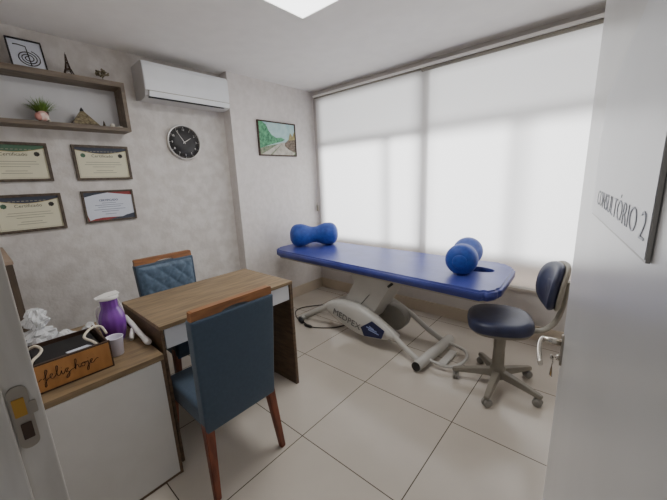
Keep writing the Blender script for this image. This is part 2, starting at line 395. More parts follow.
k = MB(); k.tube([dp(hs-0.002, 0.012, 1.028), dp(hs-0.002, 0.020, 1.028)], 0.002, n=8); k.ell(dp(hs-0.002, 0.022, 1.026), (0.003, 0.006, 0.007)); k.build('key', M['chrome'], kt)
# sign on the door
sA, sB = (hinge-V((0, 0.305, 0))), 0
def s_of_y(y): return (y-hinge.y)/dd.y
s0, s1 = s_of_y(0.274), s_of_y(0.640)
ts = thing('door_sign', 'white room sign plate fixed to the open door', 'sign', dp((s0+s1)/2, 0.004, 1.44))
sg = MB(); sg.prism([dp(s0, 0.0005, 1.440), dp(s1, 0.0005, 1.432), dp(s1, 0.0005, 1.60), dp(s0, 0.0005, 1.66)], -dn*0.0022); sg.build('plate', M['signe'], ts)
sg = MB(); sg.prism([dp(s0+0.001, 0.0028, 1.442), dp(s1-0.002, 0.0028, 1.434), dp(s1-0.002, 0.0028, 1.598), dp(s0+0.001, 0.0028, 1.658)], -dn*0.0005); sg.build('face', M['signf'], ts)
tx = text_mesh('lettering', 'CONSULTÓRIO 2', 0.0280, M['signt'], basis(dp((s_of_y(0.283)+s_of_y(0.577))/2, 0.0036, 1.4605), -dd, (0, 0, 1)), ts, width=0.292, thin=0.0002, outline=-0.0005)
# the sign's text reads from the free edge towards the hinge

# ------------------------------------------------------------------ desk
def desk():
    x0, x1, y0, y1, zt = -2.215, -1.635, 0.514, 1.402, 0.815
    t = thing('desk', 'oak laminate desk with white drawer front, between the two blue chairs', 'desk', ((x0+x1)/2, (y0+y1)/2, 0))
    MB().box((x0, y0, zt-0.022), (x1, y1, zt), bev=0.0015).build('desktop', M['wood'], t)
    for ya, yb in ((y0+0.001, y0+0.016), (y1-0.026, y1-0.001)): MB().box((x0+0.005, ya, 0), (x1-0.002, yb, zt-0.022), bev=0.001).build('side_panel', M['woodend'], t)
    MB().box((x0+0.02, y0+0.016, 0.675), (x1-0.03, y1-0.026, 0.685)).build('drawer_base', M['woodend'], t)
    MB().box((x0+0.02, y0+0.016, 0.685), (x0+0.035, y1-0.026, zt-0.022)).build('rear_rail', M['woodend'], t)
    MB().box((x1-0.026, y0+0.022, 0.682), (x1-0.008, y1-0.030, zt-0.026), bev=0.0015).build('drawer', M['draww'], t)
desk()
# ------------------------------------------------------------------ sideboard
def sideboard():
    x0, x1, y0, y1, zt = -2.33, -1.57, 0.032, 0.492, 0.70
    t = thing('sideboard', 'low white-fronted sideboard with oak laminate top, beside the desk', 'cabinet', ((x0+x1)/2, (y0+y1)/2, 0))
    MB().box((x0, y0, zt-0.028), (x1, y1, zt), bev=0.001).build('top', M['wood'], t)
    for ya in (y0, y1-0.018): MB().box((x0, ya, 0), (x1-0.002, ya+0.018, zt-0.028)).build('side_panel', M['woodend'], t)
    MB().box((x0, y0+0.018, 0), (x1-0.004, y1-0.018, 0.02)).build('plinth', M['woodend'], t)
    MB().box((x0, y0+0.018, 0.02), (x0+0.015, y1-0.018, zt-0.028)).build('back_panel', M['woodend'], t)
    MB().box((x1-0.022, y0+0.0, 0.018), (x1+0.0, y1-0.016, zt-0.03), bev=0.001).build('front_panel', M['cabw'], t)
sideboard()
# tall dark cabinet behind the door jamb
t = thing('tall_cabinet', 'tall narrow dark wood cabinet against the left wall behind the door jamb', 'cabinet', (-2.76, 0.07, 0))
MB().box((-3.12, 0.040, 0), (-2.40, 0.104, 1.125)).build('body', M['darkwood'], t)
MB().box((-3.125, 0.038, 1.125), (-2.395, 0.108, 1.14)).build('top', M['topwood'], t)

# ------------------------------------------------------------------ upholstered chairs
def dining_chair():
    t = thing('upholstered_chair', 'slate blue upholstered chair in front of the desk, its plain back towards the door', 'chair', (0, 0, 0), group='blue chairs at the desk')
    lean = -0.075   # x shift per z
    def bx(z): return (z-0.38)*lean
    # back: shaped slab
    th = 0.062
    b = MB(); n = 12
    def ring(z, w, inset=0.0):
        return [(bx(z)+inset, -w/2), (bx(z)+inset, w/2), (bx(z)+th-inset, w/2), (bx(z)+th-inset, -w/2)]
    tb = bmesh.new(); prev = None
    zs = [0.350, 0.5, 0.65, 0.8, 0.938]
    for z in zs:
        w = 0.405+0.030*(z-0.375)/0.58
        r = [tb.verts.new((x, y, z)) for x, y in ring(z, w)]
        if prev:
            for i in range(4): tb.faces.new([prev[i], prev[(i+1) % 4], r[(i+1) % 4], r[i]])
        else: tb.faces.new(r[::-1])
        prev = r
    tb.faces.new(prev)
    bmesh.ops.recalc_face_normals(tb, faces=tb.faces[:])
    eds = [e for e in tb.edges if len(e.link_faces) == 2 and e.link_faces[0].normal.angle(e.link_faces[1].normal) > 0.8]
    bmesh.ops.bevel(tb, geom=eds, offset=0.012, segments=3, profile=0.6, affect='EDGES')
    for f in tb.faces: f.smooth = True
    b.merge(tb); bo = b.build('backrest', M['fabric'], t, local=True)
    # tufted front pad with diamond quilting
    q = MB(); q.open_ = True; nx, nz = 48, 60; rows = []
    for j in range(nz+1):
        z = 0.50+(0.928-0.50)*j/nz; row = []
        for i in range(nx+1):
            w = 0.385+0.03*(z-0.375)/0.58; y = -w/2+w*i/nx
            u_ = (y+z*0.9)*9.5; v_ = (y-z*0.9)*9.5
            d = min(abs(math.sin(PI*u_)), abs(math.sin(PI*v_)))
            e = min(i, nx-i, j, nz-j)/4; e = min(1, e)
            row.append(q.bm.verts.new((bx(z)+th-0.003+e*(0.010+0.010*(d**0.5)), y, z)))
        rows.append(row)
    for a, c in zip(rows, rows[1:]):
        for i in range(nx): q.face([a[i], a[i+1], c[i+1], c[i]], True)
    q.build('tufted_pad', M['tuft'], t, local=True)
    # top rail with arched grip opening
    r = MB(); W = 0.212; z0, z1 = 0.936, 0.981
    arch = [(-0.075, z0-0.004)] + [(-0.075*math.cos(PI*k/14), z0-0.004+0.020*math.sin(PI*k/14)) for k in range(1, 14)] + [(0.075, z0-0.004)]
    pts = [(-W, z0-0.004)]+arch+[(W, z0-0.004), (W-0.002, z1-0.004), (W-0.012, z1), (-W+0.012, z1), (-W+0.002, z1-0.004)]
    r.prism([(bx(z)+0.012, y, z) for y, z in pts], (0.034, 0, 0)); r.build('top_rail', M['teak'], t, local=True)
    s = MB(); s.box((0.045, -0.190, 0.352), (0.485, 0.190, 0.455), bev=0.026, seg=4)
    for f in s.bm.faces: f.smooth = True
    s.build('seat', M['fabric'], t, local=True)
    s = MB(); s.box((0.03, -0.18, 0.338), (0.465, 0.18, 0.365), bev=0.004); s.build('seat_frame', M['fabric'], t, local=True)
    for (xa, ya, xb, yb) in ((0.030, 0.180, -0.018, 0.204), (0.030, -0.180, -0.018, -0.204), (0.430, 0.175, 0.452, 0.200), (0.430, -0.175, 0.452, -0.200)):
        l = MB(); tb = bmesh.new()
        lo = [tb.verts.new((xb+sx*0.015, yb+sy*0.015, 0)) for sx, sy in ((-1, -1), (1, -1), (1, 1), (-1, 1))]
        hi = [tb.verts.new((xa+sx*0.023, ya+sy*0.023, 0.40)) for sx, sy in ((-1, -1), (1, -1), (1, 1), (-1, 1))]
        tb.faces.new(lo[::-1]); tb.faces.new(hi)
        for i in range(4): tb.faces.new([lo[i], lo[(i+1) % 4], hi[(i+1) % 4], hi[i]])
        bmesh.ops.bevel(tb, geom=tb.edges[:], offset=0.004, segments=2, affect='EDGES')
        l.merge(tb); l.build('leg', M['legw'], t, local=True)
    return t
def copy_tree(o, parent=None):
    c = o.copy(); COL.objects.link(c)
    if parent is not None: c.parent = parent
    for ch in [x for x in bpy.data.objects if x.parent == o]: copy_tree(ch, c)
    return c
ch = dining_chair(); ch.location = (-1.302, 0.733, 0); ch.rotation_euler = (0, 0, PI)
ch2 = copy_tree(ch); ch2.location = (-2.585, 0.933, 0); ch2.rotation_euler = (0, 0, 0)
ch2['label'] = 'blue tufted chair behind the desk against the left wall, facing the room'

# ------------------------------------------------------------------ massage table
def massage_table():
    t = thing('massage_table', 'blue vinyl massage table on a grey lifting base, under the window', 'massage table', (-1.7, 2.45, 0))
    out = [(-2.80, 2.205), (-2.905, 2.29), (-2.905, 2.82), (-2.81, 2.915), (-0.63, 2.90), (-0.505, 2.77), (-0.48, 2.20), (-0.545, 2.085)]
    c = MB(); tb = bmesh.new(); vs = [tb.verts.new((x, y, 0.672)) for x, y in out]; f = tb.faces.new(vs)
    r = bmesh.ops.extrude_face_region(tb, geom=[f])
    for v in r['geom']:
        if isinstance(v, bmesh.types.BMVert): v.co.z = 0.748
    bmesh.ops.recalc_face_normals(tb, faces=tb.faces[:])
    ve = [e for e in tb.edges if abs(e.verts[0].co.z-e.verts[1].co.z) > 0.01]
    bmesh.ops.bevel(tb, geom=ve, offset=0.03, segments=4, affect='EDGES')
    he = [e for e in tb.edges if abs(e.verts[0].co.z-e.verts[1].co.z) < 0.001 and len(e.link_faces) == 2 and abs(e.link_faces[0].normal.z-e.link_faces[1].normal.z) > 0.5]
    bmesh.ops.bevel(tb, geom=he, offset=0.014, segments=3, affect='EDGES')
    for ff in tb.faces: ff.smooth = abs(ff.normal.z) < 0.999
    c.merge(tb)
    co = c.build('cushion', M['vinyl'], t)
    # face opening cut through the cushion
    cut = MB(); cut.lathe([(1, -0.2), (1, 0.2)], (0, 0, 0), n=32)
    cu = cut.build('cutter', M['vinyl']); cu.scale = (0.115, 0.075, 1); cu.location = (-0.735, 2.600, 0.71)
    md = co.modifiers.new('b', 'BOOLEAN'); md.object = cu; md.operation = 'DIFFERENCE'; md.solver = 'EXACT'
    bpy.context.view_layer.update(); dg = bpy.context.evaluated_depsgraph_get()
    me = bpy.data.meshes.new_from_object(co.evaluated_get(dg)); co.modifiers.clear(); co.data = me; me.name = 'cushion'
    bpy.data.objects.remove(cu)
    lo = MB(); cx_, cy_ = -1.69, 2.50
    lo.prism([(cx_+(x-cx_)*0.975, cy_+(y-cy_)*0.92, 0.654) for x, y in out], (0, 0, 0.018), bev=0.002)
    lo.build('base_board', M['cream'], t)
    # under frame
    u = MB()
    for y in (2.30, 2.66): u.box((-2.05, y-0.02, 0.615), (-1.15, y+0.02, 0.650), bev=0.003)
    u.build('mounting_rail', M['greyd'], t)
    # lifting arm: wide leaning panel
    a = MB(); a.prism([(-1.925, 2.26, 0.245), (-1.585, 2.26, 0.185), (-1.335, 2.26, 0.615), (-1.735, 2.26, 0.640), (-1.80, 2.26, 0.60), (-1.74, 2.26, 0.56)], (0, 0.30, 0), bev=0.008)
    arm = a.build('lifting_arm', M['greym'], t)
    a = MB(); a.tube([(-1.375, 2.262, 0.57), (-1.335, 2.262, 0.605)], 0.012, n=10); a.build('pivot_bolt', M['black'], arm)
    a = MB(); a.prism([(-1.575, 2.255, 0.455), (-1.568, 2.255, 0.46), (-1.755, 2.255, 0.235), (-1.765, 2.255, 0.235)], (0, 0.01, 0)); a.build('seam', M['line'], arm)
    a = MB(); a.lathe([(0.05, 0), (0.125, 0.004), (0.13, 0.01), (0.13, 0.11), (0.12, 0.12), (0.0, 0.12)], (-1.50, 2.50, 0.16), axis=(0, 1, 0), n=36)
    for v in a.bm.verts: v.co.x = -1.50+(v.co.x+1.50)*1.25
    a.build('lower_arm', M['greyd'], t)
    a = MB(); a.tube([(-1.64, 2.17, 0.17), (-1.64, 2.68, 0.17)], 0.022, n=12); a.build('axle', M['steel'], t)
    # arched side rails
    for (y0, y1) in ((2.215, 2.13), (2.640, 2.575)):
        pth = smooth_path([(-2.43, y0+0.01, 0.025), (-2.25, y0, 0.135), (-2.05, y0, 0.235), (-1.80, y0, 0.300), (-1.58, y0, 0.29), (-1.36, y0-0.01, 0.205), (-1.17, (y0+y1)/2, 0.105), (-1.0, y1, 0.045)], 5)
        MB().tube(pth, 0.022, n=10, flat=(0.8, 1.2)).build('side_rail', M['greym'], t)
    # pod cover
    a = MB(); ctr = V((-1.70, 2.165, 0.195)); n = 40; prof = []
    top = smooth_path([(-2.06, 0.295), (-1.94, 0.345), (-1.78, 0.365), (-1.62, 0.345), (-1.47, 0.280), (-1.36, 0.205), (-1.27, 0.135)], 5) if False else None
    up = [(-2.075, 0.262), (-2.03, 0.305), (-1.94, 0.340), (-1.80, 0.358), (-1.65, 0.350), (-1.50, 0.300), (-1.38, 0.235), (-1.25, 0.165)]
    dn_ = [(-1.25, 0.140), (-1.38, 0.098), (-1.50, 0.078), (-1.62, 0.072), (-1.75, 0.095), (-1.88, 0.140), (-1.99, 0.195), (-2.06, 0.240)]
    poly = [(p.x, p.y) for p in smooth_path([(x, z, 0) for x, z in up], 3)] + [(p.x, p.y) for p in smooth_path([(x, z, 0) for x, z in dn_], 3)]
    mx_ = sum(p[0] for p in poly)/len(poly); mz_ = sum(p[1] for p in poly)/len(poly)
    rings = []
    for k_, yy in ((1.0, 2.245), (1.0, 2.195), (0.96, 2.175), (0.85, 2.162), (0.6, 2.153), (0.25, 2.149)):
        rings.append([a.bm.verts.new((mx_+(x-mx_)*k_, yy, mz_+(z-mz_)*k_)) for x, z in poly])
    for r0, r1 in zip(rings, rings[1:]):
        for i in range(len(poly)): a.face([r0[i], r0[(i+1) % len(poly)], r1[(i+1) % len(poly)], r1[i]], True)
    a.face(rings[0]); a.face(rings[-1])
    pod = a.build('pod_cover', M['greym'], t); pod['label'] = 'lens shaped grey cover with lettering and a navy badge'
    xd = V((1, 0, -0.27)).normalized(); yd = V((0.27, 0, 1)).normalized()
    text_mesh('lettering', 'MEDPEX', 0.085, M['logo'], basis((-1.765, 2.1475, 0.205), xd, yd), pod, thin=0.003, sx=1.05)
    bg = MB(); bg.prism([(-1.595, 2.152, 0.175), (-1.475, 2.152, 0.262), (-1.345, 2.152, 0.205), (-1.375, 2.152, 0.125), (-1.56, 2.152, 0.098)], (0, -0.010, 0), bev=0.002); bd = bg.build('badge', M['badge'], pod)
    bl = MB()
    for (z, x0, x1) in ((0.192, -1.53, -1.42), (0.172, -1.51, -1.40), (0.205, -1.50, -1.45)):
        bl.prism([(x0, 2.1425, z), (x1, 2.1425, z-0.02), (x1, 2.1425, z-0.010), (x0, 2.1425, z+0.010)], (0, -0.002, 0))
    bl.build('badge_print', M['badget'], bd)
    # roller tube with end caps, and the U shaped stop
    a = MB(); a.tube([(-1.00, 2.055, 0.050), (-0.955, 2.63, 0.050)], 0.042, n=20); rt = a.build('roller', M['greym'], t)
    for (xa, ya, xb, yb) in ((-1.0015, 2.045, -1.0, 2.057), (-0.955, 2.628, -0.9545, 2.640)):
        MB().tube([(xa, ya, 0.05), (xb, yb, 0.05)], 0.036, n=20).build('end_cap', M['black'], rt)
    pth = smooth_path([(-0.97, 2.20, 0.055), (-0.88, 2.19, 0.05), (-0.79, 2.215, 0.045), (-0.745, 2.29, 0.045), (-0.735, 2.37, 0.045), (-0.745, 2.45, 0.045), (-0.79, 2.52, 0.045), (-0.88, 2.545, 0.05), (-0.96, 2.54, 0.055)], 4)
    MB().tube(pth, 0.013, n=10).build('foot_bar', M['greym'], t)
    MB().box((-0.90, 2.25, 0.012), (-0.84, 2.49, 0.03), bev=0.004).build('foot_plate', M['greym'], t)
    a = MB(); a.tube([(-2.43, 2.17, 0.028), (-2.43, 2.70, 0.028)], 0.028, n=16, flat=(1.3, 0.9)); a.build('floor_bar', M['greym'], t)
    a = MB(); a.tube([(-2.43, 2.42, 0.04), (-2.10, 2.42, 0.12), (-1.9, 2.42, 0.18)], 0.02, n=10); a.build('centre_tube', M['greym'], t)
    return t
massage_table()

# ------------------------------------------------------------------ bolsters
def bolster(c, direction, label, mark, R0, Lh):
    d = V(direction).normalized(); t = thing('bolster', label, 'bolster', (c[0], c[1], c[2]-R0), group='peanut bolsters on the massage table')
    n = 40; prof = []
    for i in range(n+1):
        s = -Lh+2*Lh*i/n; u_ = abs(s)
        body = R0*(0.70+0.30*(0.5-0.5*math.cos(min(1, u_/(Lh*0.56))*PI)))
        e = max(0, (u_-Lh*0.62)/(Lh*0.38)); r = body*math.sqrt(max(0, 1-0.80*e**2.8))
        prof.append((r, s))
    MB().lathe(prof, c, axis=d, n=40).build('cushion', M['bolst'], t)
    for sgn in (-1, 1):
        e = MB(); e.lathe([(R0*0.46, Lh-0.002), (R0*0.44, Lh+0.002), (R0*.25, Lh+0.006), (0.004, Lh+0.007)], c, axis=d*sgn, n=32)
        eo = e.build('end_panel', M['bolst'], t)
        if mark and sgn == -1:
            q = V(c)-d*(Lh+0.0075); side = V((0, 0, 1)).cross(d).normalized()
            m_ = MB()
            for (a, b) in ((-0.012, 0.018), (0.002, 0.006), (0.010, -0.006)):
                m_.obox(q+side*a+V((0, 0, b)), (0.0015, 0.006, 0.0035), rot=d.to_track_quat('X', 'Z').to_matrix())
            m_.build('logo', M['white'], eo)
bolster((-2.60, 2.62, 0.878), (0.30, 0.34, 0), 'blue peanut bolster at the wall end of the massage table', True, 0.132, 0.275)
bolster((-0.835, 2.545, 0.864), (-0.06, 0.345, 0), 'blue peanut bolster beside the face hole of the massage table', False, 0.118, 0.235)

# ------------------------------------------------------------------ swivel chair
def swivel():
    cx_, cy_ = -0.475, 2.265
    t = thing('swivel_chair', 'navy swivel chair on a grey five-star castor base', 'office chair', (cx_, cy_, 0))
    MB().lathe([(0.050, 0.070), (0.055, 0.085), (0.052, 0.135), (0.046, 0.15), (0.040, 0.16), (0.036, 0.30), (0.038, 0.31), (0.038, 0.436), (0.03, 0.44)], (cx_, cy_, 0), n=24).build('column', M['chair_g'], t)
    for dg_ in (56, 128, 200, 272, 344):
        a = math.radians(dg_); u = V((math.cos(a), math.sin(a), 0)); s = V((-u.y, u.x, 0)); o = V((cx_, cy_, 0))
        l = MB(); tb = bmesh.new(); rings = []
        for (r, hw, z0, z1) in ((0.035, 0.030, 0.080, 0.135), (0.12, 0.027, 0.078, 0.122), (0.22, 0.023, 0.070, 0.104), (0.285, 0.020, 0.064, 0.090), (0.300, 0.014, 0.066, 0.086)):
            rings.append([tb.verts.new(o+u*r+s*y+V((0, 0, z))) for y, z in ((-hw, z0), (hw, z0), (hw*0.75, z1), (-hw*0.75, z1))])
        for r0, r1 in zip(rings, rings[1:]):
            for i in range(4): tb.faces.new([r0[i], r0[(i+1) % 4], r1[(i+1) % 4], r1[i]])
        tb.faces.new(rings[0]); tb.faces.new(rings[-1])
        bmesh.ops.bevel(tb, geom=tb.edges[:], offset=0.003, segments=2, affect='EDGES')
        l.merge(tb); lo = l.build('leg', M['chair_g'], t)
        w = MB(); cc = o+u*0.275; rd = math.radians(dg_*1.7+40); wd = V((math.cos(rd), math.sin(rd), 0))
        for k in (-1, 1):
            w.lathe([(0.012, -0.009), (0.026, -0.009), (0.029, -0.005), (0.029, 0.005), (0.026, 0.009), (0.010, 0.009)], cc+wd*0.013*k+V((0, 0, 0.029)), axis=wd, n=18)
        w.tube([cc+V((0, 0, 0.03)), cc+V((0, 0, 0.078))], 0.008, n=8)
        hood = [cc+wd*0.001+V((0, 0, 0.03))]
        w.build('castor', M['greyd'], lo)
    # seat, front towards -x and a little to the camera
    fd = V((-0.93, -0.36, 0)).normalized(); sd = V((-fd.y, fd.x, 0))
    sc = V((cx_-0.02, cy_+0.03, 0))
    n = 40; outl = []
    for k in range(n):
        a = 2*PI*k/n; c_, s_ = math.cos(a), math.sin(a); e = 2/2.9
        x = 0.205*math.copysign(abs(c_)**e, c_); y = 0.215*math.copysign(abs(s_)**e, s_)
        y *= 1.0-0.10*(-x/0.225 if x < 0 else 0)
        outl.append((x, y))
    m_ = MB(); rings = []
    for (k_, z) in ((0.93, 0.458), (0.985, 0.462), (1.0, 0.474), (1.0, 0.498), (0.985, 0.516), (0.94, 0.528), (0.82, 0.535), (0.5, 0.532), (0.15, 0.530)):
        rings.append([m_.bm.verts.new(sc+fd*(x*k_)+sd*(y*k_)+V((0, 0, z-(0.014*max(0, x/0.225)**2*k_)))) for x, y in outl])
    for r0, r1 in zip(rings, rings[1:]):
        for i in range(n): m_.face([r0[i], r0[(i+1) % n], r1[(i+1) % n], r1[i]], True)
    m_.face(rings[0]); m_.face(rings[-1]); m_.build('seat', M['navyv'], t)
    m_ = MB(); m_.prism([sc+fd*(x*0.93)+sd*(y*0.93)+V((0, 0, 0.440)) for x, y in outl], (0, 0, 0.022)); m_.build('seat_pan', M['chair_g'], t)
    q = sc+fd*0.0
    m_ = MB(); m_.tube([q+sd*0.05+V((0, 0, 0.405)), q-sd*0.16+V((0, 0, 0.400)), q-sd*0.24+V((0, 0, 0.395))], 0.005, n=8); m_.build('height_lever', M['black'], t)
    # back support bar
    bk = -fd
    P_ = lambda r, z: sc+bk*r+V((0, 0, z))
    m_ = MB(); m_.tube(smooth_path([P_(0.08, 0.430), P_(0.20, 0.432), P_(0.275, 0.450), P_(0.330, 0.51), P_(0.358, 0.60), P_(0.372, 0.70), P_(0.378, 0.80)], 5), 0.021, n=12, flat=(1.25, 0.7)); m_.build('back_support', M['shell'], t)
    # backrest pad + shell : superellipse, curved
    def pad(th0, th1, w, h, name, mt):
        m_ = MB(); rings = []; cz = 0.768
        prf = ((0.90, th0), (0.975, th0+(th1-th0)*0.18), (1.0, th0+(th1-th0)*0.45), (0.985, th0+(th1-th0)*0.72), (0.92, th0+(th1-th0)*0.92), (0.7, th1), (0.3, th1+0.002))
        for k_, th in prf:
            rg = []
            for k in range(n):
                a = 2*PI*k/n; c_, s_ = math.cos(a), math.sin(a); e = 2/2.5
                y = w*math.copysign(abs(c_)**e, c_)*k_; z = h*math.copysign(abs(s_)**e, s_)*k_
                r = 0.318 - 0.045*(y/w)**2 - th + 0.14*z
                rg.append(m_.bm.verts.new(sc+bk*r+sd*y+V((0, 0, cz+z))))
            rings.append(rg)
        for r0, r1 in zip(rings, rings[1:]):
            for i in range(n): m_.face([r0[i], r0[(i+1) % n], r1[(i+1) % n], r1[i]], True)
        m_.face(rings[0]); m_.face(rings[-1]); m_.build(name, mt, t)
    pad(-0.004, 0.046, 0.165, 0.155, 'backrest', M['navyv'])
    pad(-0.034, -0.002, 0.169, 0.159, 'backrest_shell', M['shell'])
swivel()

# ------------------------------------------------------------------ power cable
t = thing('power_cable', 'thin black power cable with plugs lying on the floor by the massage table base', 'cable', (-2.3, 2.3, 0))
MB().tube(smooth_path([(-1.93, 2.40, 0.006), (-2.02, 2.24, 0.006), (-2.14, 2.15, 0.006), (-2.22, 2.115, 0.008), (-2.33, 2.135, 0.010), (-2.40, 2.15, 0.012), (-2.52, 2.19, 0.006), (-2.66, 2.31, 0.006), (-2.66, 2.44, 0.006), (-2.56, 2.58, 0.006), (-2.40, 2.78, 0.006)], 6), 0.0055, n=8).build('cord', M['cable'], t)
MB().tube([(-2.45, 2.165, 0.022), (-2.42, 2.15, 0.024), (-2.36, 2.125, 0.024), (-2.34, 2.12, 0.020)], [0.014, 0.024, 0.024, 0.010], n=10).build('connector', M['black'], t)
MB().tube([(-2.30, 2.10, 0.016), (-2.27, 2.095, 0.018), (-2.21, 2.10, 0.018), (-2.19, 2.105, 0.014)], [0.010, 0.016, 0.016, 0.007], n=10).build('plug', M['black'], t)

# ------------------------------------------------------------------ air conditioner
def aircon():
    y0, y1 = 1.118, 1.880
    t = thing('air_conditioner', 'white split air conditioner high on the left wall beside the pillar', 'air conditioner', (XW, (y0+y1)/2, 2.2))
    prof = [(XW, 2.485), (-2.965, 2.492), (-2.942, 2.486), (-2.934, 2.46), (-2.930, 2.36), (-2.934, 2.27), (-2.945, 2.232), (-2.975, 2.214), (-3.05, 2.208), (XW, 2.222)]
    a = MB(); a.prism([(x, y0, z) for x, z in prof], (0, y1-y0, 0), bev=0.003); a.build('body', M['acs'], t)
    a = MB(); a.prism([(-2.970, y0+0.004, 2.493), (-2.937, y0+0.004, 2.490), (-2.924, y0+0.004, 2.460), (-2.920, y0+0.004, 2.36), (-2.924, y0+0.004, 2.272), (-2.934, y0+0.004, 2.272)], (0, y1-y0-0.008, 0), bev=0.002); a.build('front_panel', M['acw'], t)
    a = MB(); a.prism([(-2.927, y0+0.03, 2.266), (-2.922, y0+0.03, 2.266), (-2.932, y0+0.03, 2.226), (-2.940, y0+0.03, 2.226)], (0, y1-y0-0.035, 0)); a.build('vent_flap', M['acw'], t)
    a = MB(); a.box((-2.938, y0+0.03, 2.266), (-2.9225, y1-0.005, 2.2705)); a.build('upper_gap', M['greyink'], t)
    a = MB(); a.box((-2.96, y0+0.03, 2.218), (-2.9335, y1-0.06, 2.2245)); a.build('air_slot', M['line'], t)
aircon()

# ------------------------------------------------------------------ clock
def clock():
    cy_, cz, x = 1.474, 1.903, XW
    t = thing('wall_clock', 'round dark-faced wall clock with silver rim below the air conditioner', 'clock', (x, cy_, cz))
    MB().lathe([(0.150, 0.0), (0.158, 0.004), (0.160, 0.02), (0.156, 0.033), (0.149, 0.034), (0.146, 0.024), (0.146, 0.01)], (x, cy_, cz), axis=(1, 0, 0), n=56).build('rim', M['silver'], t)
    face = MB().lathe([(0.1465, 0.012), (0.1465, 0.020), (0.05, 0.0205), (0.001, 0.0205)], (x, cy_, cz), axis=(1, 0, 0), n=56).build('dial', M['clockf'], t)
    tk = MB()
    for i in range(60):
        a = 2*PI*i/60; r0 = 0.136 if i % 5 else 0.130
        c_ = V((x+0.0215, cy_+math.sin(a)*(r0+0.141)/2, cz+math.cos(a)*(r0+0.141)/2))
        tk.obox(c_, (0.0004, 0.0006 if i % 5 else 0.0013, (0.141-r0)/2), rot=Matrix.Rotation(-a, 3, 'X'))
    tk.build('minute_marks', M['white'], face)
    for i in range(1, 13):
        a = 2*PI*i/12
        text_mesh('numeral', str(i), 0.026, M['white'], basis((x+0.0212, cy_+math.sin(a)*0.113, cz+math.cos(a)*0.113), (0, 1, 0), (0, 0, 1)), face, thin=0.0002)
    for nm, a, ln, w in (('hour_hand', math.radians(58), 0.075, 0.0035), ('minute_hand', math.radians(-33), 0.115, 0.0025), ):
        h = MB(); u = V((0, math.sin(a), math.cos(a))); s = V((0, math.cos(a), -math.sin(a))); o = V((x+0.023, cy_, cz))
        h.prism([o-u*0.015-s*w, o+u*ln-s*w*0.4, o+u*ln+s*w*0.4, o-u*0.015+s*w], (0.002, 0, 0)); h.build(nm, M['white'], t)
    MB().lathe([(0.006, 0.022), (0.006, 0.028), (0.001, 0.029)], (x, cy_, cz), axis=(1, 0, 0), n=16).build('hub', M['white'], t)
clock()

# ------------------------------------------------------------------ certificates
def picture_frame(t, y0, y1, z0, z1, x, w, d, m, backm):
    f = MB()
    # mitred frame from four bars
    for (a, b, c_, e) in (((y0, z1), (y1, z1), (y1-w, z1-w), (y0+w, z1-w)), ((y1, z1), (y1, z0), (y1-w, z0+w), (y1-w, z1-w)), ((y1, z0), (y0, z0), (y0+w, z0+w), (y1-w, z0+w)), ((y0, z0), (y0, z1), (y0+w, z1-w), (y0+w, z0+w))):
        f.prism([(x, *a), (x, *b), (x, *c_), (x, *e)], (d, 0, 0), bev=0.0015)
    fr = f.build('frame', m, t)
    p = MB(); p.box((x, y0+w*0.8, z0+w*0.8), (x+d*0.55, y1-w*0.8, z1-w*0.8)); return p.build('paper', backm, t)
def flat(pts, x, m, name, parent, d=0.0006):
    f = MB(); f.prism([(x, y, z) for y, z in pts], (d, 0, 0)); return f.build(name, m, parent)
def certificate(y0, y1, z0, z1, label, header):
    t = thing('framed_certificate', label, 'certificate', (XW, (y0+y1)/2, z0), group='framed certificates on the left wall')
    d = 0.018; p = picture_frame(t, y0, y1, z0, z1, XW+0.001, 0.019, d, M['frame'], M['paper'])
    x = XW+0.001+d*0.55; W = y1-y0; yc = (y0+y1)/2; hgt = z1-z0; i0, i1 = y0+0.019, y1-0.019; t1 = z1-0.019
    n = 20
    curve = [(i0+(i1-i0)*k/n, t1-hgt*(0.06+0.10*math.sin(PI*k/n))) for k in range(n+1)]
    flat([(i0, t1), (i1, t1)]+curve[::-1], x+0.0003, header, 'header_band', p)
    curve2 = [(i0+(i1-i0)*k/n, t1-hgt*(0.075+0.10*math.sin(PI*k/n))) for k in range(n+1)]
    flat(curve+curve2[::-1], x+0.0006, M['gold'], 'gold_edge', p)
    text_mesh('heading', 'Certificado', 0.031, M['inkg'], basis((x+0.001, yc, t1-hgt*0.235), (0, 1, 0), (0, 0, 1)), p, thin=0.0003, sx=1.05)
    hb = MB()
    for k in range(9): hb.box((x+0.001, yc-0.10+k*0.023, t1-hgt*0.115), (x+0.0014, yc-0.085+k*0.023, t1-hgt*0.098))
    hb.build('header_print', M['greyink'], p)
    for sy, mm in ((y0+W*0.17, 'green' if header is M['slate'] else 'ink'), (y1-W*0.17, 'ink')):
        s = MB(); s.lathe([(0.016, 0), (0.016, 0.0008), (0.009, 0.0009), (0.009, 0.0003)], (x+0.0003, sy, t1-hgt*0.22), axis=(1, 0, 0), n=20, lobes=(8, 0.1)); s.build('seal', M[mm], p)
    tl = MB()
    for r_, (wd, zz) in enumerate(((0.60, 0.42), (0.66, 0.485), (0.40, 0.55), (0.30, 0.66), (0.42, 0.72))):
        tl.box((x+0.0004, yc-W*wd/2, t1-hgt*zz), (x+0.0008, yc+W*wd/2, t1-hgt*zz+0.0035))
    tl.build('body_text', M['greyink'], p)
    bd = MB(); b0, b1, c0, c1 = i0+0.006, i1-0.006, z0+0.026, t1-hgt*0.1
    for a, b in (((b0, c0), (b1, c0+0.0015)), ((b0, c0), (b0+0.0015, c1)), ((b1-0.0015, c0), (b1, c1))): bd.box((x+0.0003, *a), (x+0.0006, *b))
    bd.build('border_line', M['greyink'], p)
certificate(0.090, 0.464, 1.575, 1.842, 'framed certificate with green header, upper left beneath the wall shelf', M['green'])
